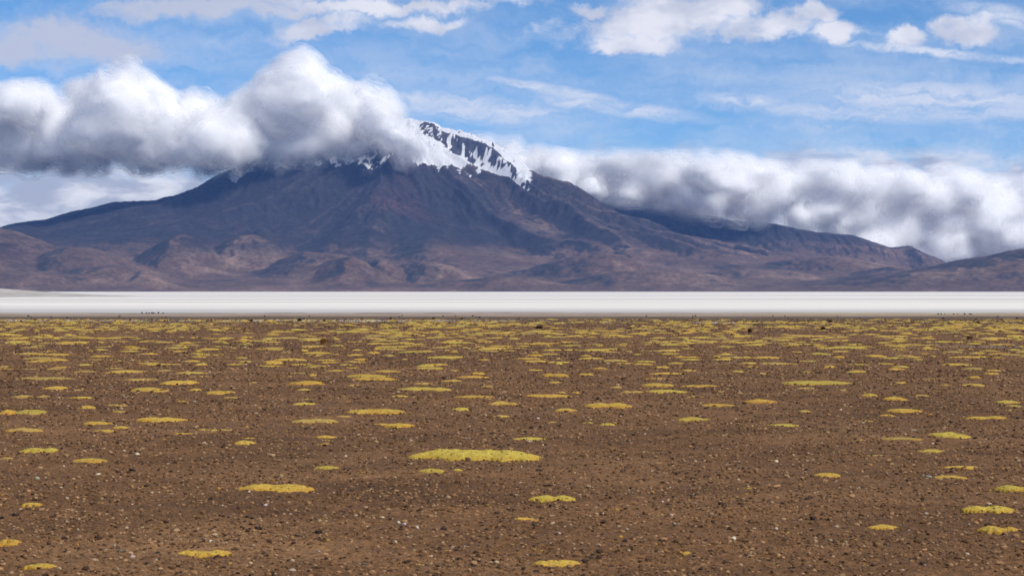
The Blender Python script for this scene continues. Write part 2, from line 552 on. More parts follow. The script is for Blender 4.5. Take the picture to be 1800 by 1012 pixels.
    for name, m, lab, cat in groups:
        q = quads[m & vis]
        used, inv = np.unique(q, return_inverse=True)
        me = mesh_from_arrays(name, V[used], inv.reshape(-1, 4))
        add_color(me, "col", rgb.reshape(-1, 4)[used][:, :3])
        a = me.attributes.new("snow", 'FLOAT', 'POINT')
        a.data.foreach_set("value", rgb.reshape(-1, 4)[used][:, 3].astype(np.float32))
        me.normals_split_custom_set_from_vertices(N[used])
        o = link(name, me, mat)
        tag(o, lab, None, None, "structure")


def terrain_material():
    m, t, b = new_mat("volcano_rock")
    c, _ = attr(t, "col")
    _, s = attr(t, "snow")
    pos = t.node('ShaderNodeNewGeometry').outputs['Position']
    n = t.noise(pos, 0.03, 5, .65)
    n2 = t.noise(pos, 0.11, 3, .6)
    c = t.mix(1.0, c, t.mix(t.ramp(n, .25, .75), (.50, .50, .52), (1.45, 1.45, 1.43)), 'MULTIPLY')
    c = t.mix(1.0, c, t.mix(t.ramp(t.noise(pos, .006, 5, .6), .3, .7), (.72, .72, .74), (1.28, 1.27, 1.25)), 'MULTIPLY')
    c = t.mix(t.ramp(n2, .58, .68, 0, .5), c, (.028, .028, .028))
    sm = t.ramp(t.math('ADD', s, t.math('MULTIPLY', t.math('SUBTRACT', n, .5), .7)), .38, .62)
    c = t.mix(sm, c, t.mix(t.ramp(n2, .3, .7), (.50, .51, .54), (.74, .74, .74)))
    t.l.new(c, b.inputs['Base Color'])
    bp = t.node('ShaderNodeBump')
    bp.inputs['Strength'].default_value = .5
    bp.inputs['Distance'].default_value = 8.0
    t.l.new(n, bp.inputs['Height'])
    t.l.new(bp.outputs[0], b.inputs['Normal'])
    return m


build_terrain()


# ------------------------------------------------------------------ clouds hanging on the mountain
SHELLS = ((60.0, 1.0), (34.0, .32), (10.0, .26), (-13.0, .19), (-36.0, .13), (-60.0, .08))     # level of the cloud field, share of light stopped


def cloud_material():
    m, t, b = new_mat("cloud_droplets")
    t.n.remove(b)
    out = t.n['Material Output']
    _, al = attr(t, "alpha")
    pos = t.node('ShaderNodeNewGeometry').outputs['Position']
    n = t.noise(pos, 1 / 190.0, 4, .55)
    n2 = t.noise(pos, 1 / 60.0, 3, .5)
    fr = t.ramp(n, .28, .70, .30, 1.05)
    core = t.math('GREATER_THAN', al, .9)
    a = t.math('MAXIMUM', core, t.math('MULTIPLY', al, t.math('MULTIPLY', fr, 1.7)), clamp=True)
    df = t.node('ShaderNodeBsdfDiffuse')
    df.inputs[0].default_value = (.992, .990, .986, 1)
    bp = t.node('ShaderNodeBump')
    bp.inputs['Strength'].default_value = .15
    bp.inputs['Distance'].default_value = 26.0
    t.l.new(n2, bp.inputs['Height'])
    t.l.new(bp.outputs[0], df.inputs['Normal'])
    tr = t.node('ShaderNodeBsdfTranslucent')
    tr.inputs[0].default_value = (.992, .990, .986, 1)
    mx = t.node('ShaderNodeMixShader')
    t.l.new(t.ramp(core, 0, 1, .55, .16, smooth=False), mx.inputs[0])
    t.l.new(df.outputs[0], mx.inputs[1]); t.l.new(tr.outputs[0], mx.inputs[2])
    tp = t.node('ShaderNodeBsdfTransparent')
    m2 = t.node('ShaderNodeMixShader')
    t.l.new(a, m2.inputs[0]); t.l.new(tp.outputs[0], m2.inputs[1]); t.l.new(mx.outputs[0], m2.inputs[2])
    t.l.new(m2.outputs[0], out.inputs['Surface'])
    return m


def cloud(name, puffs, classes, vox, mat, base, amp, label, top=None, stretch=(.8, 1, 1), blend=160.0):
    """union of puffs roughened by cellular noise; nested skins of the field, thin outside and dense inside"""
    P = np.array(puffs, float)
    cls = np.abs(P[:, 3][:, None] - np.array(classes)[None]).argmin(1)
    me = bpy.data.meshes.new(name)
    me.from_pydata([tuple(p[:3]) for p in P], [], [])
    a = me.attributes.new("size_class", 'INT', 'POINT')
    a.data.foreach_set("value", cls.astype(np.int32))
    o = link(name, me)
    ng = bpy.data.node_groups.new(name, 'GeometryNodeTree')
    ng.interface.new_socket("Geometry", in_out='INPUT', socket_type='NodeSocketGeometry')
    ng.interface.new_socket("Geometry", in_out='OUTPUT', socket_type='NodeSocketGeometry')
    t = NT(ng)
    gi = t.node('NodeGroupInput'); go = t.node('NodeGroupOutput')
    at_ = t.node('GeometryNodeInputNamedAttribute', data_type='INT')
    at_.inputs['Name'].default_value = "size_class"
    pos = t.node('GeometryNodeInputPosition').outputs[0]
    sp_ = t.vmath('MULTIPLY', pos, stretch)
    wn = t.noise(sp_, 1 / 640.0, 4, .55, out=1)
    wp = t.vmath('ADD', pos, t.vmath('SCALE', t.vmath('SUBTRACT', wn, (.5, .5, .5)), 420.0))
    ws = t.vmath('MULTIPLY', wp, stretch)
    acc = None
    for i, rad in enumerate(classes):
        if not (cls == i).any():
            continue
        cmp_ = t.node('FunctionNodeCompare', data_type='INT', operation='EQUAL')
        t.l.new(at_.outputs['Attribute'], cmp_.inputs[2])
        cmp_.inputs[3].default_value = i
        sp = t.node('GeometryNodeSeparateGeometry', domain='POINT')
        t.l.new(gi.outputs[0], sp.inputs[0])
        t.l.new(cmp_.outputs[0], sp.inputs[1])
        px_ = t.node('GeometryNodeProximity', target_element='POINTS')
        t.l.new(sp.outputs[0], px_.inputs[0])
        sck = [s for s in px_.inputs if s.name in ('Sample Position', 'Source Position')][0]
        t.l.new(wp, sck)
        s = t.math('SUBTRACT', float(rad), px_.outputs['Distance'])
        acc = s if acc is None else t.math('SMOOTH_MAX', acc, s, float(blend))
    xyz = t.sep(pos)
    bn = t.noise(pos, 1 / 420.0, 4, .55)
    bz = t.math('ADD', float(base), t.math('MULTIPLY', t.math('SUBTRACT', bn, .5), 260.0)) if not callable(base) else base(t, xyz, bn)
    acc = t.math('SMOOTH_MIN', acc, t.math('MULTIPLY', t.math('SUBTRACT', xyz[2], bz), .8), 60.0)
    if top is not None:
        acc = t.math('SMOOTH_MIN', acc, t.math('SUBTRACT', top(t, xyz, bn), xyz[2]), 120.0)
    bil = None
    for sc_, a_ in ((560.0, .75), (230.0, .40)):
        v = t.node('ShaderNodeTexVoronoi', feature='F1')
        t.put(v.inputs['Vector'], t.vmath('ADD', ws, (sc_ * 7, 0, sc_)))
        v.inputs['Scale'].default_value = 1 / sc_
        k = t.math('MULTIPLY', t.math('SUBTRACT', .48, v.outputs['Distance']), a_ * amp)
        bil = k if bil is None else t.math('ADD', bil, k)
    fn = t.noise(ws, 1 / 360.0, 4, .5)
    f = t.math('ADD', acc, t.math('ADD', bil, t.math('MULTIPLY', t.math('SUBTRACT', fn, .5), amp * 1.3)))
    d = t.ramp(f, -200.0, 200.0, smooth=False)
    vc = t.node('GeometryNodeVolumeCube')
    t.l.new(d, vc.inputs['Density'])
    lo = P[:, :3].min(0) - P[:, 3].max() * 1.2 - 100
    hi = P[:, :3].max(0) + P[:, 3].max() * 1.2 + 100
    if not callable(base):
        lo[2] = max(lo[2], base - 240)
    vc.inputs['Min'].default_value = lo
    vc.inputs['Max'].default_value = hi
    for k, nm in enumerate(('Resolution X', 'Resolution Y', 'Resolution Z')):
        vc.inputs[nm].default_value = max(8, int((hi[k] - lo[k]) / vox[k]))
    jn = t.node('GeometryNodeJoinGeometry')
    for lev, al in reversed(SHELLS):
        vm = t.node('GeometryNodeVolumeToMesh')
        t.l.new(vc.outputs[0], vm.inputs['Volume'])
        vm.inputs['Threshold'].default_value = (lev + 200) / 400
        vm.inputs['Adaptivity'].default_value = 0.25
        st = t.node('GeometryNodeStoreNamedAttribute', data_type='FLOAT', domain='POINT')
        st.inputs['Name'].default_value = "alpha"
        t.l.new(vm.outputs[0], st.inputs[0])
        [s_ for s_ in st.inputs if s_.name == 'Value' and s_.enabled][0].default_value = al
        t.l.new(st.outputs[0], jn.inputs[0])
    sm = t.node('GeometryNodeSetShadeSmooth')
    t.l.new(jn.outputs[0], sm.inputs[0])
    t.l.new(sm.outputs[0], go.inputs[0])
    md = o.modifiers.new("skins", 'NODES')
    md.node_group = ng
    dg = bpy.context.evaluated_depsgraph_get()
    skin = bpy.data.meshes.new_from_object(o.evaluated_get(dg))
    o.modifiers.clear()
    o.data = skin
    o.data.materials.clear()
    o.data.materials.append(mat)
    bpy.data.meshes.remove(me)
    print("CLOUD", len(skin.vertices), len(skin.polygons))
    return tag(o, label, "cloud")


def puff_row(spec, Yf, jit, seed, per=7):
    """spec rows: (px, py, r in px); scattered in depth about Yf(px)"""
    r_ = np.random.default_rng(seed)
    out = []
    for px_, py_, rp in spec:
        Yc = Yf(px_)
        for k in range(per):
            Y = Yc + r_.normal() * jit
            x, z = at(px_ + r_.normal() * rp * .45, py_ + r_.normal() * rp * .30, Y)
            out.append((x, Y, z, rp / F * Y * r_.uniform(.35, 1.12)))
    return out


cm = cloud_material()
cap = puff_row([(-70, 235, 62), (0, 225, 62), (60, 190, 40), (95, 235, 66), (165, 215, 60), (225, 165, 40), (245, 215, 66), (320, 228, 62), (390, 236, 52), (440, 225, 54),
                (485, 185, 46), (545, 168, 52), (585, 205, 64), (632, 212, 50), (672, 235, 40), (700, 256, 26), (520, 238, 60), (140, 265, 42), (280, 275, 36), (380, 270, 36), (600, 256, 38)],
               lambda p: 19250, 240, 12, 6)
cloud("cloud", cap, [430, 320, 230, 150], (20, 32, 17), cm, 1250.0, 150.0, "big billowing white and grey cumulus wrapping the left side of the summit")
bank = puff_row([(850, 262, 22), (880, 255, 20), (900, 288, 28)] + [(p, 300 + (p - 950) * .035, 34) for p in range(945, 1260, 32)] + [(p, 318 + (p - 1260) * .055, 50) for p in range(1270, 1930, 38)]
                + [(p, 334 + (p - 1000) * .12, 26) for p in range(1000, 1340, 36)] + [(p, 385 + (p - 1400) * .06, 44) for p in range(1420, 1930, 44)] + [(p, 428, 34) for p in range(1500, 1930, 44)],
                lambda p: 20950 + max(0, p - 1260) * 7.0, 170, 9, 4)
cloud("cloud", bank, [460, 350, 250, 170], (25, 44, 18), cm,
      lambda t, xyz, bn: t.math('ADD', t.math('SUBTRACT', t.ramp(xyz[0], 300.0, 2250.0, 1050.0, 800.0, smooth=False), t.ramp(xyz[0], 2300.0, 4600.0, 0.0, 560.0, smooth=False)),
                                t.math('MULTIPLY', t.math('SUBTRACT', bn, .5), 200.0)),
      85.0, "long white cloud bank lying over the right shoulder of the volcano",
      top=lambda t, xyz, bn: t.math('ADD', t.ramp(xyz[0], 0.0, 900.0, 1640.0, 1470.0), t.math('MULTIPLY', t.math('SUBTRACT', bn, .5), 200.0)), stretch=(.42, .8, 1.3), blend=240.0)

# ------------------------------------------------------------------ the plain: ground sheet, salt flat, pale bank
def soil_height(x, y):
    d = np.hypot(x, y)
    z = .035 * fbm(x / 2.6, y / 2.6, 4, .5) + (.034 * fbm(x / .34, y / .34, 4, .62) + .016 * fbm(x / .09, y / .13, 3, .6)) * sstep(d, 90, 25)
    shore = d + 17 * fbm(x / 38, y / 60 + 4, 4, .6)
    z = z * sstep(d, 165, 60) - .35 * sstep(shore, 178, 234)
    return z


def ground_material():
    m, t, b = new_mat("gravelly_soil")
    c, _ = attr(t, "col")
    pos = t.node('ShaderNodeNewGeometry').outputs['Position']
    n1 = t.noise(pos, 1.3, 5, .6)
    n2 = t.noise(pos, 14.0, 5, .7)
    n3 = t.noise(pos, 60.0, 3, .6)
    v = t.node('ShaderNodeTexVoronoi', feature='F1')
    t.put(v.inputs['Vector'], t.vmath('ADD', pos, t.vmath('SCALE', t.noise(pos, 20.0, 2, .5, out=1), .06)))
    v.inputs['Scale'].default_value = 26.0
    vr = t.sep(v.outputs['Color'])
    n0 = t.noise(t.vmath('MULTIPLY', pos, (.5, 1, 1)), .45, 7, .72)
    c = t.mix(1.0, c, t.mix(t.ramp(n0, .3, .7), (.66, .64, .62), (1.34, 1.34, 1.32)), 'MULTIPLY')
    c = t.mix(1.0, c, t.mix(n1, (.70, .70, .70), (1.30, 1.30, 1.30)), 'MULTIPLY')
    c = t.mix(1.0, c, t.mix(t.ramp(n2, .25, .75), (.58, .56, .55), (1.42, 1.42, 1.42)), 'MULTIPLY')
    inside = t.ramp(v.outputs['Distance'], .30, .18)
    c = t.mix(t.math('MULTIPLY', inside, t.ramp(vr[0], .86, .92, 0, .75)), c, (.30, .235, .18))
    c = t.mix(t.math('MULTIPLY', inside, t.ramp(vr[1], .80, .86, 0, .7)), c, (.050, .036, .029))
    t.l.new(c, b.inputs['Base Color'])
    h = t.math('ADD', t.math('MULTIPLY', n2, .05), t.math('ADD', t.math('MULTIPLY', n3, .012), t.math('MULTIPLY', inside, .012)))
    bp = t.node('ShaderNodeBump')
    bp.inputs['Strength'].default_value = 1.0
    bp.inputs['Distance'].default_value = 1.0
    t.l.new(h, bp.inputs['Height'])
    t.l.new(bp.outputs[0], b.inputs['Normal'])
    return m


def soil_colour(X, Y):
    n1 = fbm(X / 5, Y / 5, 4, .5); n2 = fbm(X / 24, Y / 24, 4, .5); n3 = fbm(X / 14, Y / 5, 4, .6)

    def c3(a):
        return np.array(a)[None, None, :]

    def mixc(A, B_, k):
        return A + (B_ - A) * np.clip(k, 0, 1)[..., None]
    col = c3((.158, .079, .032)) + np.zeros(X.shape + (3,))
    col = mixc(col, c3((.203, .108, .047)), sstep(n1, 0, .5))
    col = mixc(col, c3((.113, .055, .025)), sstep(n2, 0, .45))
    edge = Y + 5 * n3 + 8 * fbm(X / 40, Y / 60 + 4, 4, .6) * sstep(Y, 120, 165)
    col = mixc(col, c3((.120, .085, .050)), sstep(edge, 105, 128) * .8)                          # fringe of old turf
    col = mixc(col, c3((.62, .58, .54)), sstep(np.abs(edge - 131.5 - 3 * n2), 2.6, 1.2) * sstep(X + 6 * n1, 6, -6) * sstep(n3 + .35 * (X < -12), -.25, .1))   # salt line
    col = mixc(col, c3((.62, .58, .54)), sstep(np.abs(edge - 124), 1.6, .7) * sstep(n1 + n3, .15, .4) * sstep(np.abs(X - 4), 16, 10))
    col = mixc(col, c3((.110, .076, .052)), sstep(np.abs(edge - 142), 9, 6))
    col = mixc(col, c3((.30, .235, .185)), sstep(edge, 150, 158))                                # tan mud
    col = mixc(col, c3((.36, .315, .28)), sstep(edge + 3 * n1, 166, 174) * .8)
    col = mixc(col, c3((.10, .075, .055)), sstep(np.abs(edge - 176.5 - 2 * n2), 2.2, 1.2) * sstep(np.abs(X + 8), 34, 24) * .7)
    col = mixc(col, c3((.40, .33, .17)), sstep(np.abs(edge - 172), 7, 4) * sstep(X, 18, 26) * .8)   # yellowish turf strip, right
    col = mixc(col, c3((.22, .185, .165)), sstep(np.hypot((X - 18.6) / 3.9, (Y - 69.5 - n1) / 1.5), 1.1, .8) * .9)   # grey puddle floor
    return col


def build_ground():
    rows = CAM_H * F / np.linspace(1330 - HORIZON, 541 - HORIZON, 640)
    rows = np.concatenate([[-30.0, 2.0, 5.0], rows, [260.0, 600.0, 3000.0, 29000.0]])
    u = np.linspace(-1, 1, 640)
    half = np.clip(np.abs(rows) * .34, 3.2, None)
    half[0:3] = (40, 12, 6)
    half[-4:] = (500, 1500, 6000, 13500)
    half[3:-4] = np.maximum(half[3:-4], 3.2)
    X = half[:, None] * u[None, :]
    Y = np.repeat(rows[:, None], len(u), 1)
    # wide flanks so that the sheet has no edge beside the view
    X[:, 0] = -np.maximum(13500, half); X[:, -1] = np.maximum(13500, half)
    Z = soil_height(X, Y)
    Z[:, 0] = Z[:, 1]; Z[:, -1] = Z[:, -2]
    n, k = X.shape
    idx = np.arange(n * k).reshape(n, k)
    q = np.stack([idx[:-1, :-1], idx[:-1, 1:], idx[1:, 1:], idx[1:, :-1]], -1).reshape(-1, 4)
    me = mesh_from_arrays("ground", np.stack([X, Y, Z], -1).reshape(-1, 3), q)
    add_color(me, "col", soil_colour(X, Y).reshape(-1, 3))
    tag(link("ground", me, ground_material()), "brown gravelly plain dotted with yellow cushion plants", None, None, "structure")
    # salt flat
    xs = np.concatenate([[-13500, -3000], np.linspace(-160, 160, 330), [3000, 13500]])
    front = 170 + 0 * xs
    V, Q = [], []
    rows = [front] + [np.full(len(xs), r) for r in (215.0, 300.0, 600.0, 1500.0, 5000.0, 29000.0)]
    for i, r in enumerate(rows):
        V.append(np.stack([xs * (1 if i == 0 else 1), r, np.full(len(xs), -.03 if i == 0 else (0.0 if i < 4 else 0.02))], -1))
    n, k = len(rows), len(xs)
    idx = np.arange(n * k).reshape(n, k)
    q = np.stack([idx[:-1, :-1], idx[:-1, 1:], idx[1:, 1:], idx[1:, :-1]], -1).reshape(-1, 4)
    m, t, b = new_mat("salt_crust")
    pos = t.node('ShaderNodeNewGeometry').outputs['Position']
    p1 = t.vmath('MULTIPLY', pos, (.16, 1, 1))
    n1 = t.noise(p1, .012, 6, .55)
    n2 = t.noise(p1, .0016, 8, .6)
    n3 = t.noise(t.vmath('MULTIPLY', pos, (.05, 1, 1)), .05, 5, .6)
    y = t.sep(pos)[1]
    c = t.mix(t.ramp(n1, .30, .58), (.45, .43, .405), (.72, .685, .63))
    c = t.mix(t.ramp(n2, .46, .62, 0, .75), c, (.47, .455, .44))
    c = t.mix(t.ramp(n3, .60, .74, 0, .2), c, (.42, .41, .40))
    c = t.mix(t.math('MULTIPLY', t.ramp(t.math('ADD', y, t.math('MULTIPLY', t.math('SUBTRACT', n1, .5), 90.0)), 232, 196), .85), c, (.40, .385, .37))
    t.l.new(c, b.inputs['Base Color'])
    b.inputs['Roughness'].default_value = .8
    tag(link("salt_flat", mesh_from_arrays("salt_flat", np.concatenate(V), q), m), "wide white salt flat stretching before the volcano", None, None, "structure")
    # pale bank on the left of the flat
    gx = np.linspace(-340, -60, 150); gy = np.linspace(560, 1100, 60)
    X, Y = np.meshgrid(gx, gy)
    u = (X + 240) / 55
    prof = np.where(X < -240, 1.0, np.exp(-np.abs(u) ** 1.7 * 1.3))
    dep = np.exp(-np.abs((Y - 760 - .3 * (X + 205)) / 120) ** 2.2)
    Z = 5.6 * prof * dep * (1 + .22 * fbm(X / 40, Y / 60, 4)) + .35 * fbm(X / 9, Y / 14, 4, .6) * dep * prof - .45 + .2 * prof
    idx = np.arange(X.size).reshape(X.shape)
    q = np.stack([idx[:-1, :-1], idx[:-1, 1:], idx[1:, 1:], idx[1:, :-1]], -1).reshape(-1, 4)
    m, t, b = new_mat("pale_clay")
    pos = t.node('ShaderNodeNewGeometry').outputs['Position']
    n = t.noise(t.vmath('MULTIPLY', pos, (1, .5, 2.5)), .12, 6, .6)
    t.l.new(t.mix(t.ramp(n, .3, .7), (.30, .275, .25), (.47, .44, .41)), b.inputs['Base Color'])
    tag(link("clay_bank", mesh_from_arrays("clay_bank", np.stack([X, Y, Z], -1).reshape(-1, 3), q), m), "low pale clay bank on the left of the salt flat", None, None, "structure")


build_ground()

# ------------------------------------------------------------------ naming places in the view
COLS = ((0, 200, "at the far left"), (200, 470, "on the left"), (470, 740, "left of centre"), (740, 1060, "in the centre"), (1060, 1330, "right of centre"), (1330, 1600, "on the right"), (1600, 1801, "at the far right"))
ORD = ("first", "second", "third", "fourth", "fifth", "sixth", "seventh", "eighth", "ninth", "tenth", "eleventh", "twelfth", "thirteenth", "fourteenth", "fifteenth", "sixteenth")


def place_labels(items, rows):
    """items: dicts with px, py, desc -> a label that fits only this one"""
    box = {}
    for it in items:
        c = [n for a, b_, n in COLS if a <= min(max(it["px"], 0), 1800) < b_][0]
        r = [n for a, n in rows if it["py"] >= a][0]
        box.setdefault((it["desc"], r, c), []).append(it)
    for (d, r, c), its in box.items():
        its.sort(key=lambda i: i["px"])
        for k, it in enumerate(its):
            lab = f"{d} {r} {c}"
            if len(its) > 1:
                lab = f"{d} {r} {c}, {ORD[k]} of {len(its)} from left".replace("well beyond mid-plain", "beyond mid-plain")
            it["label"] = lab


# ------------------------------------------------------------------ cushion plants
TINT = {"y": (.47, .320, .060), "l": (.43, .335, .062), "o": (.47, .300, .055), "g": (.38, .27, .075)}
TINTWORD = {"y": "yellow", "l": "lime-yellow", "o": "orange-yellow", "g": "dull yellow"}


def cushion_material():
    m, t, b = new_mat("cushion_moss")
    oc = t.node('ShaderNodeObjectInfo').outputs['Color']
    tint, has = attr(t, "tint")
    pos = t.node('ShaderNodeNewGeometry').outputs['Position']
    n = t.noise(pos, 7.0, 4, .6)
    n2 = t.noise(pos, 55.0, 4, .65)
    c = t.mix(1.0, oc, tint, 'MULTIPLY')
    c = t.mix(1.0, c, t.mix(n, (.74, .70, .62), (1.24, 1.26, 1.3)), 'MULTIPLY')
    c = t.mix(1.0, c, t.mix(t.ramp(n2, .3, .7), (.66, .62, .5), (1.25, 1.25, 1.25)), 'MULTIPLY')
    v = t.node('ShaderNodeTexVoronoi', feature='F1')
    t.put(v.inputs['Vector'], pos)
    v.inputs['Scale'].default_value = 17.0
    r = t.sep(v.outputs['Color'])
    speck = t.math('MULTIPLY', t.ramp(v.outputs['Distance'], .34, .22), t.ramp(r[0], .68, .74))
    c = t.mix(t.math('MULTIPLY', speck, .85), c, (.075, .048, .030))
    t.l.new(c, b.inputs['Base Color'])
    bp = t.node('ShaderNodeBump')
    bp.inputs['Strength'].default_value = .8
    bp.inputs['Distance'].default_value = .02
    t.l.new(t.math('SUBTRACT', n2, t.math('MULTIPLY', speck, .6)), bp.inputs['Height'])
    t.l.new(bp.outputs[0], b.inputs['Normal'])
    return m


cush_mat = cushion_material()


def cushion_arrays(W, D, T, na, nr, r_, lobes=1, ragged=.22, holes=.0):
    """low ragged dome(s): verts (n,3), quads"""
    VV, QQ, off = [], [], 0
    centres = [(0, 0, 1.0)]
    if lobes > 1:
        centres = []
        for k in range(lobes):
            f = (k + .5) / lobes * 2 - 1
            centres.append((f * .66, r_.uniform(-.3, .3), r_.uniform(.42, .80)))
    W, D = W * .91, D * .95
    for cx, cy_, sc in centres:
        th = np.arange(na) / na * 2 * np.pi
        ph = r_.uniform(0, 50)
        rad = 1 + ragged * 1.4 * fbm(np.cos(th) * 1.3 + ph, np.sin(th) * 1.3 - ph, 3, .6) + ragged * .9 * fbm(np.cos(th) * 4 + ph, np.sin(th) * 4 + ph, 3, .7)
        rho = np.linspace(0, 1, nr + 1)[1:] ** .8
        x = (rad[None] * rho[:, None] * np.cos(th)[None]) * W / 2 * (sc if lobes > 1 else 1) + cx * W / 2
        y = (rad[None] * rho[:, None] * np.sin(th)[None]) * D / 2 * (sc * 1.25 if lobes > 1 else 1) + cy_ * D / 2
        prof = (1 - rho ** 1.7) * .88 + .12
        prof[-1] = -.25
        bump = fbm(x / max(.10, W * .16) + ph, y / max(.10, W * .16), 4, .6)
        z = T * (prof[:, None] * (1 + .40 * bump))
        if holes:
            hn = fbm(x / .11 + ph, y / .11 - ph, 2, .6)
            z = np.where((hn > .62 - holes) & (rho[:, None] < .97) & (rho[:, None] > .2), z - T * 1.2, z)
        z[-1] = -.012 - T * .2
        v = np.concatenate([[[cx * W / 2, cy_ * D / 2, T * 1.05]], np.stack([x, y, z], -1).reshape(-1, 3)])
        idx = 1 + np.arange(nr * na).reshape(nr, na)
        nx = np.roll(idx, -1, 1)
        q = np.stack([idx[:-1], idx[1:], nx[1:], nx[:-1]], -1).reshape(-1, 4)
        fan = np.stack([np.zeros(na, int), idx[0], nx[0], nx[0]], -1)
        VV.append(v); QQ.append(q + off)
        QQ.append(fan + off)
        off += len(v)
    return np.concatenate(VV), np.concatenate(QQ)


def mesh_mixed(name, V, Q):
    """quads, some of which are triangles written with a doubled last index"""
    tri = Q[:, 2] == Q[:, 3]
    me = bpy.data.meshes.new(name)
    loops = np.concatenate([Q[~tri].ravel(), Q[tri][:, :3].ravel()]).astype(np.int32)
    tot = np.concatenate([np.full((~tri).sum(), 4), np.full(tri.sum(), 3)]).astype(np.int32)
    start = np.concatenate([[0], np.cumsum(tot)[:-1]]).astype(np.int32)
    me.vertices.add(len(V)); me.vertices.foreach_set("co", V.astype(np.float32).ravel())
    me.loops.add(len(loops)); me.loops.foreach_set("vertex_index", loops)
    me.polygons.add(len(tot)); me.polygons.foreach_set("loop_start", start); me.polygons.foreach_set("loop_total", tot)
    me.polygons.foreach_set("use_smooth", np.ones(len(tot), bool))
    me.update(calc_edges=True)
    return me


# px, py (centre), width, height in the photograph, tint
CUSH = """34 756 70 7 g;183 756 45 5 y;210 750 35 5 y;370 754 90 8 y;320 760 38 4 y;425 778 46 10 y;437 771 26 4 y;61 791 97 13 l;6 803 28 6 y;150 806 76 10 y;475 856 160 19 y;50 884 42 8 y;
4 953 46 17 o;65 993 68 12 y;352 972 122 19 y;569 768 50 6 o;570 774 34 4 o;572 781 26 4 o;572 821 45 8 l;840 799 255 27 l;757 827 62 10 l;804 827 18 4 l;789 964 28 6 o;934 769 72 9 l;975 878 110 13 l;
921 914 58 10 o;973 984 96 15 y;1208 970 24 6 o;1325 855 34 6 o;1588 770 84 6 g;1513 772 22 3 g;1679 764 78 12 l;1645 790 58 9 l;1545 799 50 6 g;1697 820 74 7 y;1672 837 72 10 y;1460 834 54 9 y;1785 859 60 12 l;
1741 892 122 14 l;1557 924 60 10 y;1770 929 90 16 y;89 680 50 7 y;135 684 20 3 g;29 697 48 7 g;72 696 30 4 g;135 698 62 7 y;144 714 38 10 y;202 711 38 4 g;205 723 26 4 g;40 722 80 13 l;6 721 34 14 o;163 743 58 7 y;
271 737 100 9 y;310 672 76 9 y;246 684 66 10 y;339 684 24 6 y;278 687 40 6 o;237 666 85 6 g;385 690 62 7 y;403 698 32 4 g;330 655 62 5 l;350 662 48 3 g;63 664 122 8 g;316 705 18 3 g;210 652 80 7 y;445 671 24 4 y;140 652 44 5 g;
283 650 30 4 g;92 648 38 4 g;47 648 30 3 g;143 640 32 5 l;650 665 108 9 o;678 652 52 5 y;534 673 68 9 o;531 685 28 4 l;533 708 50 6 l;539 699 26 4 l;621 676 20 3 y;750 683 115 8 l;744 674 34 5 g;700 696 36 6 y;725 698 22 3 g;
651 722 104 11 y;601 731 34 4 g;551 740 90 10 g;700 747 55 8 y;670 745 36 4 y;832 697 82 6 o;840 655 32 6 o;831 662 72 6 o;790 669 40 5 y;809 717 40 8 l;879 707 44 9 y;880 730 36 6 l;651 707 26 3 g;859 679 36 3 g;546 658 22 5 y;
522 655 54 4 g;589 650 44 4 y;747 642 34 5 l;754 647 56 4 l;797 650 18 4 g;975 659 60 8 o;1032 657 32 5 y;977 670 26 5 y;1086 679 28 5 y;1166 676 60 9 y;1232 678 78 5 y;1175 687 88 8 l;1112 688 50 5 g;959 695 94 8 o;989 689 20 4 y;
1012 690 18 3 y;994 720 44 8 y;1072 713 110 12 y;1036 740 30 6 l;1070 744 34 7 l;972 741 16 3 g;1225 697 36 4 y;1265 712 82 8 o;1340 705 62 8 o;1221 734 66 9 l;1177 656 75 5 o;1154 664 46 4 o;901 708 22 7 y;1252 669 12 4 g;1269 688 18 3 g;
1056 647 32 6 o;1166 644 36 7 y;1342 655 30 4 y;1301 652 26 5 l;1444 671 128 9 l;1424 680 48 5 g;1481 684 34 4 g;1535 693 32 7 y;1581 701 46 8 y;1626 695 32 4 g;1595 722 70 7 y;1565 729 30 6 o;1418 723 24 6 g;1722 675 48 7 y;
1717 662 30 6 o;1751 656 38 5 o;1745 733 110 9 y;1778 705 50 7 l;1790 713 36 6 l;1779 721 22 4 g;1382 747 64 8 l;1590 672 30 5 y;1667 676 22 4 g;1642 665 36 4 g;1525 739 30 3 g;1512 652 34 4 y;1581 648 34 6 o;1421 652 24 4 g;
1755 650 30 4 o;1694 649 40 3 o;1500 610 86 7 l;1590 606 26 4 l;1640 612 36 4 y;1548 625 44 6 o;1480 627 30 6 o;1370 638 86 6 g;1690 640 60 5 y;1210 627 62 5 o;1132 639 38 4 y;1080 613 52 4 l;1045 616 60 4 l;940 634 50 5 y;950 603 56 5 y;
780 628 76 6 l;690 609 70 4 l;655 619 26 4 y;570 632 52 5 o;475 635 42 6 o;625 614 22 4 y;540 610 40 3 y;360 613 60 5 y;280 640 90 5 y;410 640 50 4 y;90 622 50 5 y;60 630 80 6 g;170 626 44 4 y;230 612 50 4 y;120 601 60 4 y;20 600 52 5 y;
310 605 34 4 g;430 598 60 4 o;800 602 60 5 l;850 600 40 4 y;880 608 50 4 y;1010 590 40 4 y;1100 590 40 4 y;1180 605 50 4 l;1250 600 46 4 y;1330 606 44 4 l;1400 606 40 4 y;1440 590 60 4 y;1560 590 40 5 y;1600 585 34 5 y;1670 600 34 4 y;1760 594 60 4 y"""


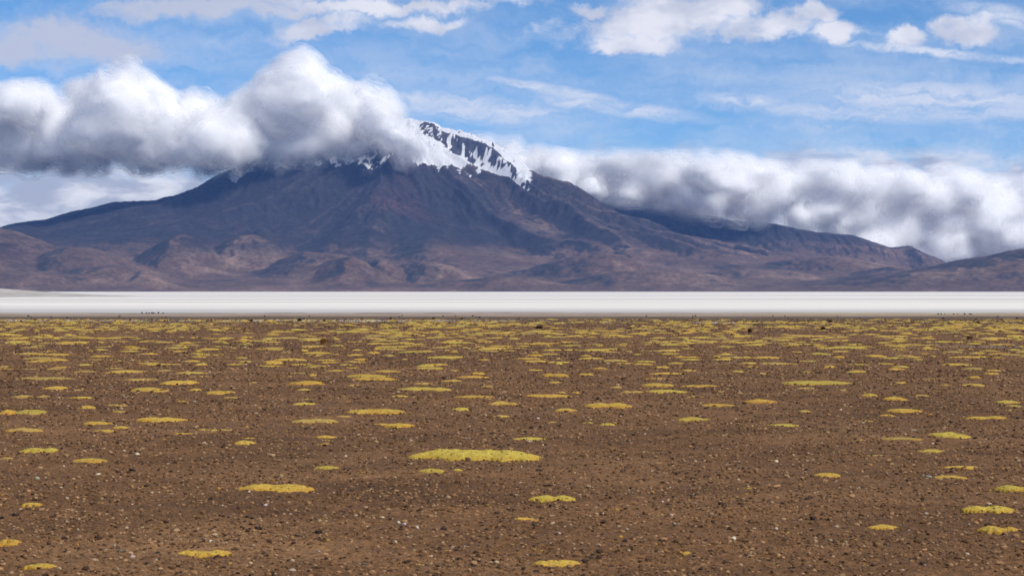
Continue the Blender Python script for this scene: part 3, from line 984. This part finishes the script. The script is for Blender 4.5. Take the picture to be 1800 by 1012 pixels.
def build_cushions():
    items = []
    for row in CUSH.replace("\n", "").split(";"):
        px, py, w_, h_, c = row.split()
        items.append(dict(px=float(px), py=float(py), w=float(w_), h=float(h_), c=c))
    n_hand = len(items)
    r_ = np.random.default_rng(21)
    while len(items) < 300:                         # the rest of the 300 that show largest, in the belt farther out
        px, py = r_.uniform(-10, 1810), r_.uniform(574, 650)
        if fbm(np.array([px / 190.]), np.array([py / 14.]), 3)[0] < -.05:
            continue
        sc = (py - HORIZON) / 110
        items.append(dict(px=px, py=py, w=r_.uniform(20, 46) * (.5 + sc * .5), h=r_.uniform(2.6, 4.4) * (.5 + .5 * sc), c=r_.choice(list("yylog"))))
    for it in items:
        big = it["w"] * (160 / (it["py"] - HORIZON)) ** .6
        size = "large" if big > 85 else ("small" if big < 42 else "mid-sized")
        it["desc"] = f"{size} {TINTWORD[it['c']]} cushion plant"
    place_labels(items[:n_hand], ((930, "by bottom edge"), (860, "in near foreground"), (790, "in foreground"), (735, "below mid-plain"), (690, "at mid-plain"), (655, "above mid-plain"), (625, "well beyond mid-plain"), (0, "in far belt")))
    for k, it in enumerate(items):
        d = CAM_H * F / (it["py"] + it["h"] * .5 - HORIZON)
        T = float(np.clip(.55 * it["h"] * d / F, .02, .14))
        D = max(.12, (it["h"] - T * F / d * .75) * d * d / (CAM_H * F))
        W = it["w"] / F * d
        D = min(D, W * 1.6 + .1)
        x, y = (it["px"] - 900) / F * d, d + D * .5
        near = it["py"] > 690
        na, nr = (72, 14) if it["w"] > 100 and near else ((48, 10) if near else (28, 6))
        lob = 1 if W / D < 2.2 and it["w"] < 90 else (2 if r_.random() < .6 else 3)
        if it["w"] > 200:
            lob = 4
        if not near and r_.random() < .4:
            lob = 2
        V, Q = cushion_arrays(W, D, T, na, nr, r_, lob, .32 if near else .38, .15 if near else .06)
        me = mesh_mixed("cushion_plant", V, Q)
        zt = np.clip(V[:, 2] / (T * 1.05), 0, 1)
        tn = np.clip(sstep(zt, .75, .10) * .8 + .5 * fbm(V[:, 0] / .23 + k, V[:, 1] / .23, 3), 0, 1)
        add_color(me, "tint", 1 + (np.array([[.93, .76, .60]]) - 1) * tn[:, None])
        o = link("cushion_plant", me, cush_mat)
        o.location = (x, y, float(soil_height(np.array([x]), np.array([y]))[0]) - .004)
        j = r_.uniform(.9, 1.1)
        o.color = tuple(v * j for v in TINT[it["c"]]) + (1.0,)
        if k < n_hand:
            tag(o, it["label"], "cushion plant", "yellow cushion plants on the brown plain")
        else:
            tag(o, "thin flat yellow cushion plant in the crowded belt before the salt flat", "cushion plant", "far cushion plants in the crowded belt")
    # the uncountable rest toward the salt flat
    VV, QQ, CC, off = [], [], [], 0
    protos = [cushion_arrays(1, 1, 1, 12, 3, r_, 1, .5) for _ in range(14)]
    cnt = 0
    while cnt < 1900:
        d = 44 + 92 * r_.random() ** .52
        x = r_.uniform(-.31, .31) * d
        dens = fbm(np.array([x / 9.]), np.array([d / 14.]), 4, .6)[0]
        if dens + .30 * (d / 140) - .12 < r_.uniform(-.25, .35):
            continue
        if d > 126 and r_.random() < .6:
            continue
        W = .25 + 1.0 * r_.random() ** 1.6; D = W * r_.uniform(.5, 1.0)
        V, Q = protos[r_.integers(len(protos))]
        a = r_.uniform(0, 6.28)
        ca, sa = math.cos(a), math.sin(a)
        v = np.stack([(V[:, 0] * ca - V[:, 1] * sa) * W, (V[:, 0] * sa + V[:, 1] * ca) * D, V[:, 2] * r_.uniform(.025, .06)], -1)
        v += np.array([x, d, float(soil_height(np.array([x]), np.array([d]))[0])])
        VV.append(v); QQ.append(Q + off); off += len(v)
        c = np.array(TINT[r_.choice(list("yylogg"))]) / np.array(TINT["y"]) * r_.uniform(.8, 1.1)
        CC.append(np.tile(c, (len(v), 1)))
        cnt += 1
    me = mesh_mixed("cushion_cover", np.concatenate(VV), np.concatenate(QQ))
    add_color(me, "tint", np.concatenate(CC))
    o = link("cushion_cover", me, cush_mat)
    o.color = TINT["y"] + (1.0,)
    tag(o, "thin yellow cushion plants crowding the far plain before the salt", None, None, "stuff")
    return items


cushions = build_cushions()


# ------------------------------------------------------------------ stones
def stone_mesh(seed, sub=2):
    import bmesh
    r_ = np.random.default_rng(seed)
    bm = bmesh.new()
    bmesh.ops.create_icosphere(bm, subdivisions=sub, radius=1)
    cuts = [(r_.normal(size=3), r_.uniform(.55, .85)) for _ in range(9)]
    sx = np.array([1, r_.uniform(.6, 1), r_.uniform(.45, .75)])
    for v in bm.verts:
        p = np.array(v.co)
        for n, h in cuts:
            n = n / np.linalg.norm(n)
            k = p @ n
            if k > h:
                p = p - n * (k - h) * .85
        v.co = p * sx
    me = bpy.data.meshes.new("stone")
    bm.to_mesh(me); bm.free()
    me.polygons.foreach_set("use_smooth", np.ones(len(me.polygons), bool))
    return me


STONE_COL = {"white": (.52, .43, .34), "pale grey": (.33, .265, .205), "dark": (.034, .027, .025), "orange-brown": (.36, .19, .09), "tan": (.32, .22, .12), "grey-blue": (.22, .23, .21), "brown": (.12, .085, .065)}
STONES = """233 825 15 dark;172 833 12 white;65 842 16 pale grey;195 797 11 orange-brown;27 905 15 dark;359 780 10 pale grey;242 799 9 white;212 973 18 brown;233 980 17 pale grey;309 995 10 orange-brown;370 956 10 white;
701 921 9 white;710 925 11 white;733 929 10 white;781 931 15 dark;695 952 9 white;759 973 9 white;570 908 10 grey-blue;603 908 13 dark;796 911 11 orange-brown;622 839 9 dark;467 890 11 white;644 894 10 tan;579 982 11 tan;513 1000 18 pale grey;
608 802 9 white;673 913 10 white;587 868 8 pale grey;1156 824 9 dark;1221 868 10 white;1073 995 12 dark;1142 966 9 white;1288 948 15 white;1277 988 14 dark;1036 978 14 dark;969 996 10 white;1051 957 8 pale grey;1016 768 6 white;931 776 7 white;
915 848 10 pale grey;1283 785 8 dark;1364 929 11 white;1631 841 13 grey-blue;1628 899 11 pale grey;1368 978 15 orange-brown;1419 879 12 dark;1380 951 8 dark;1609 986 12 dark;1716 918 12 orange-brown;1570 898 7 white;1365 813 9 white;1416 825 9 dark;
1240 720 8 dark;1790 735 10 dark;945 737 8 white;1310 729 8 dark;725 697 8 dark;525 743 10 dark;217 694 8 pale grey;98 938 9 white;438 866 8 white;150 906 9 tan;1460 950 10 pale grey;1180 905 11 pale grey;860 960 12 brown;640 990 14 brown;1700 975 12 pale grey"""


def stone_material():
    m, t, b = new_mat("stone")
    oc = t.node('ShaderNodeObjectInfo').outputs['Color']
    tc = t.node('ShaderNodeTexCoord').outputs['Object']
    n = t.noise(tc, 2.6, 5, .65)
    t.l.new(t.mix(1.0, oc, t.mix(n, (.6, .58, .56), (1.35, 1.35, 1.35)), 'MULTIPLY'), b.inputs['Base Color'])
    b.inputs['Roughness'].default_value = .8
    return m


def build_stones():
    r_ = np.random.default_rng(33)
    mat = stone_material()
    protos = [stone_mesh(100 + k, 2) for k in range(10)]
    for p in protos:
        p.materials.append(mat)
    items = []
    for row in STONES.replace("\n", "").split(";"):
        px, py, w_, c = row.split(maxsplit=3)
        items.append(dict(px=float(px), py=float(py), w=float(w_), c=c, desc=f"{c} stone"))
    place_labels(items, ((930, "near bottom edge"), (870, "in near foreground"), (800, "in foreground"), (0, "farther out")))
    n_hand = len(items)
    kinds = ["white"] * 4 + ["pale grey"] * 5 + ["dark"] * 5 + ["brown"] * 6 + ["tan"] * 3 + ["orange-brown"]
    while len(items) < 190:
        py = 512 + 505 * r_.random() ** .55
        if py < 700:
            continue
        c = kinds[r_.integers(len(kinds))]
        items.append(dict(px=r_.uniform(-20, 1820), py=py, w=r_.uniform(5, 9.5) * (.45 + .55 * (py - 512) / 500), c=c,
                          label=f"small {c} stone among the gravel of the foreground plain"))
    for k, it in enumerate(items):
        x, y = ground_at(it["px"], it["py"])
        s = it["w"] / 2 / F * y
        o = bpy.data.objects.new("stone", protos[r_.integers(len(protos))])
        scene.collection.objects.link(o)
        o.scale = (s, s * r_.uniform(.8, 1.1), s * r_.uniform(.8, 1.15))
        o.rotation_euler = (r_.uniform(-.3, .3), r_.uniform(-.3, .3), r_.uniform(0, 6.28))
        o.location = (x, y, float(soil_height(np.array([x]), np.array([y]))[0]) + s * .18)
        o.color = tuple(v * r_.uniform(.85, 1.15) for v in STONE_COL[it["c"]]) + (1,)
        tag(o, it["label"], "stone", "single stones on the plain" if k < n_hand else f"small {it['c']} stones among the gravel")
    # gravel and clods: one object, shapes spread over its points
    n = 170000
    u = r_.random(n)
    d = 11.5 * (78 / 11.5) ** (u ** .85)
    x = r_.uniform(-.31, .31, n) * (d + 5)
    patch = fbm(x / 1.4, d / 1.4, 4, .6)
    keep = patch * 1.5 + .35 > r_.uniform(-.6, .5, n)
    x, d, patch = x[keep], d[keep], patch[keep]
    m_ = 42000
    d2 = 58 + 80 * r_.random(m_) ** .8
    x = np.concatenate([x, r_.uniform(-.31, .31, m_) * d2]); d = np.concatenate([d, d2])
    n = len(x)
    size = .005 + .015 * r_.random(n) ** 2.2 + .018 * (r_.random(n) < .07) * r_.random(n)
    size *= .85 + .8 * sstep(d, 14, 60) + .9 * sstep(d, 60, 120)
    pal = np.array([(.155, .080, .033), (.106, .055, .025), (.215, .117, .054), (.048, .026, .015), (.30, .170, .080), (.32, .210, .115), (.38, .28, .175), (.034, .022, .016), (.32, .17, .04)])
    ci = r_.choice(len(pal), n, p=[.25, .20, .19, .12, .13, .045, .015, .035, .015])
    me = bpy.data.meshes.new("gravel")
    me.vertices.add(n)
    z = soil_height(x, d) + size * .25
    me.vertices.foreach_set("co", np.stack([x, d, z], -1).astype(np.float32).ravel())
    for nm, vals in (("size", size), ("spin", r_.uniform(0, 6.28, n)), ("tip", r_.uniform(-.5, .5, n))):
        a = me.attributes.new(nm, 'FLOAT', 'POINT')
        a.data.foreach_set("value", vals.astype(np.float32))
    add_color(me, "tone", pal[ci] * r_.uniform(.8, 1.2, (n, 1)))
    o = link("gravel", me)
    tag(o, "fine brown gravel and clods covering the plain", None, None, "stuff")
    ng = bpy.data.node_groups.new("gravel", 'GeometryNodeTree')
    ng.interface.new_socket("Geometry", in_out='INPUT', socket_type='NodeSocketGeometry')
    ng.interface.new_socket("Geometry", in_out='OUTPUT', socket_type='NodeSocketGeometry')
    t = NT(ng)
    gi = t.node('NodeGroupInput'); go = t.node('NodeGroupOutput')

    def named(nm, typ='FLOAT'):
        a = t.node('GeometryNodeInputNamedAttribute', data_type=typ)
        a.inputs['Name'].default_value = nm
        return a.outputs['Attribute']
    g2i = t.node('GeometryNodeGeometryToInstance')
    for k in range(5):
        ico = t.node('GeometryNodeMeshIcoSphere')
        ico.inputs['Radius'].default_value = 1.0
        ico.inputs['Subdivisions'].default_value = 2
        sp = t.node('GeometryNodeSetPosition')
        t.l.new(ico.outputs[0], sp.inputs[0])
        pos = t.node('GeometryNodeInputPosition').outputs[0]
        nv = t.noise(t.vmath('ADD', pos, (k * 7.1, k * 3.3, 1.0)), 1.1, 2, .6, out=1)
        off = t.vmath('SCALE', t.vmath('SUBTRACT', nv, (.5, .5, .5)), 1.5)
        t.l.new(t.vmath('MULTIPLY', t.vmath('ADD', pos, off), (1.15, .9, .68)), sp.inputs['Position'])
        mt = t.node('GeometryNodeSetMaterial')
        t.l.new(sp.outputs[0], mt.inputs[0])
        mt.inputs['Material'].default_value = gravel_material()
        t.l.new(mt.outputs[0], g2i.inputs[0])
    iop = t.node('GeometryNodeInstanceOnPoints')
    t.l.new(gi.outputs[0], iop.inputs['Points'])
    t.l.new(g2i.outputs[0], iop.inputs['Instance'])
    iop.inputs['Pick Instance'].default_value = True
    t.l.new(t.xyz(named("tip"), 0.0, named("spin")), iop.inputs['Rotation'])
    t.l.new(named("size"), iop.inputs['Scale'])
    t.l.new(iop.outputs[0], go.inputs[0])
    o.modifiers.new("gravel", 'NODES').node_group = ng


def gravel_material():
    if "gravel" in bpy.data.materials:
        return bpy.data.materials["gravel"]
    m, t, b = new_mat("gravel")
    c, _ = attr(t, "tone", 'INSTANCER')
    t.l.new(c, b.inputs['Base Color'])
    return m


build_stones()


# ------------------------------------------------------------------ grass tussocks and small shrubs
def tuft_mesh(name, n, w_, h_, seed, mat, dome=1.0):
    r_ = np.random.default_rng(seed)
    V, T_ = [], []
    for k in range(n):
        a = r_.uniform(0, 2 * math.pi)
        lean = r_.random() ** .7
        rb = r_.uniform(0, .28) * w_
        L = h_ * r_.uniform(.75, 1.1) * (1 - .30 * lean * dome)
        ca, sa = math.cos(a), math.sin(a)
        bx, by = ca * rb, sa * rb
        wd = r_.uniform(.006, .013) * max(1, h_ / .3)
        tx, ty = bx + ca * lean * w_ * .46, by + sa * lean * w_ * .46
        mx_, my = bx + ca * lean * w_ * .28, by + sa * lean * w_ * .28
        px, py = -sa * wd, ca * wd
        i = len(V)
        V += [(bx - px, by - py, -.01), (bx + px, by + py, -.01), (mx_ + px, my + py, L * .7), (mx_ - px, my - py, L * .7), (tx, ty, L * (1 - .25 * lean))]
        T_ += [(i, i + 1, i + 2, i + 3), (i + 3, i + 2, i + 4, i + 4)]
    me = mesh_mixed(name, np.array(V), np.array(T_))
    me.materials.append(mat)
    return me


def tuft_material():
    m, t, b = new_mat("dry_grass")
    oc = t.node('ShaderNodeObjectInfo').outputs['Color']
    tc = t.node('ShaderNodeTexCoord').outputs['Object']
    n = t.noise(tc, 14.0, 3, .6)
    t.l.new(t.mix(1.0, oc, t.mix(n, (.55, .5, .45), (1.5, 1.45, 1.3)), 'MULTIPLY'), b.inputs['Base Color'])
    return m


def build_tufts():
    mat = tuft_material()
    big = [  # px, base py, width, height, colour, label
        (570, 605, 16, 14, (.44, .28, .11), "round golden-brown grass tussock standing alone left of centre"),
        (948, 578, 15, 8, (.16, .10, .06), "low broad dark brown tussock in the centre of the far plain"),
        (1318, 585, 9, 9, (.13, .08, .05), "round dark tussock right of centre on the far plain"),
        (1447, 579, 10, 6, (.12, .08, .05), "low dark tussock on the right, nearer than the one behind it"),
        (1459, 566, 9, 5, (.12, .08, .05), "low dark tussock on the right close to the salt flat"),
        (1704, 597, 11, 9, (.32, .20, .09), "brown grass tussock at the far right of the plain"),
        (1731, 587, 6, 4, (.12, .08, .05), "tiny dark tussock just right of the brown far right one"),
        (1719, 568, 9, 4, (.12, .08, .05), "flat dark tussock at the far right near the salt flat"),
        (441, 565, 8, 5, (.10, .07, .05), "low dark tussock on the left beside the white salt line"),
        (527, 564, 9, 6, (.10, .07, .05), "dark tussock left of centre on the white salt line"),
        (762, 562, 6, 6, (.10, .07, .05), "small upright dark shrub near the centre of the salt line"),
        (745, 563, 9, 3, (.10, .07, .05), "flat dark shrub just left of the small upright one"),
        (1565, 570, 5, 4, (.12, .08, .05), "tiny dark tussock between the two dark right tussocks and the edge"),
        (1514, 577, 4, 3, (.12, .08, .05), "tiny round tussock just right of the low dark right one"),
        (610, 574, 26, 3, (.10, .07, .05), "long flat dark strip of dead scrub left of centre"),
        (1050, 586, 40, 3, (.11, .08, .05), "longest flat strip of dead scrub, in the centre of the far plain"),
        (1330, 571, 24, 3, (.11, .08, .05), "flat strip of dead scrub right of centre behind the round tussock"),
        (1108, 577, 22, 3, (.11, .08, .05), "flat strip of dead scrub just right of centre"),
        (672, 567, 20, 2.5, (.11, .08, .05), "thin strip of dead scrub by the salt line, left of centre"),
    ]
    for k, (px, py, w_, h_, c, lab) in enumerate(big):
        x, d = ground_at(px, py)
        s = d / F
        name = "grass_tussock" if h_ > 3.5 else "dead_scrub"
        o = link(name, tuft_mesh(name, 420 if h_ > 3.5 else 240, w_ * s, h_ * s, 50 + k, mat, .6 if h_ > 7 else 1.2))
        o.location = (x, d, float(soil_height(np.array([x]), np.array([d]))[0]) - .01)
        if name == "dead_scrub":
            o.scale = (1, .35, 1)
        o.color = c + (1,)
        tag(o, lab, "tussock" if h_ > 3.5 else "scrub", "tussocks and scrub on the far plain")
    # small dark shrubs along the shore of the salt
    r_ = np.random.default_rng(77)
    protos = [tuft_mesh("shrub", 60, .30, .22, 90 + k, mat, .8) for k in range(4)]
    spots = [(px + r_.uniform(-2, 2), 552.5, "tiny dark shrub in the row along the yellowish shore strip at right", "shrubs on the right shore strip") for px in (1648, 1654, 1662, 1677, 1684, 1696, 1703, 1709)]
    spots += [(px + r_.uniform(-2, 2), 550.5, "tiny dark shrub in the row at the shore left of the volcano foot", "shrubs on the left shore") for px in (250, 256, 261, 267, 272, 279, 285)]
    spots += [(r_.uniform(0, 1800), r_.uniform(555, 566), "tiny dark shrub scattered along the brown fringe before the salt flat", "scattered shrubs of the brown fringe") for _ in range(60)]
    for px, py, lab, grp in spots:
        x, d = ground_at(px, py)
        o = link("shrub", protos[r_.integers(4)])
        k = r_.uniform(.45, .85)
        o.scale = (k, k, k * r_.uniform(.7, 1.1))
        o.rotation_euler = (0, 0, r_.uniform(0, 6.28))
        o.location = (x, d, float(soil_height(np.array([x]), np.array([d]))[0]) - .01)
        o.color = (.085, .058, .04, 1)
        tag(o, lab, "shrub", grp)


build_tufts()

# ------------------------------------------------------------------ the air
def build_haze():
    m = bpy.data.materials.new("thin_blue_air")
    m.use_nodes = True
    t = NT(m.node_tree)
    t.n.clear()
    out = t.node('ShaderNodeOutputMaterial')
    pv = t.node('ShaderNodeVolumePrincipled')
    pv.inputs['Color'].default_value = (.17, .37, .93, 1)
    pv.inputs['Anisotropy'].default_value = 0.0
    pv.inputs['Density'].default_value = HAZE
    t.l.new(pv.outputs[0], out.inputs['Volume'])
    x, y0, y1, z0, z1 = 14000, -900, 30000, -8, 2900
    v = np.array([(a, b_, c) for c in (z0, z1) for b_ in (y0, y1) for a in (-x, x)])
    f = np.array([(0, 2, 3, 1), (4, 5, 7, 6), (0, 1, 5, 4), (2, 6, 7, 3), (0, 4, 6, 2), (1, 3, 7, 5)])
    o = link("haze", mesh_from_arrays("haze", v, f, False), m)
    tag(o, "thin bluish air between the plain and the volcano", None, None, "stuff")


HAZE = 1.05e-5
build_haze()
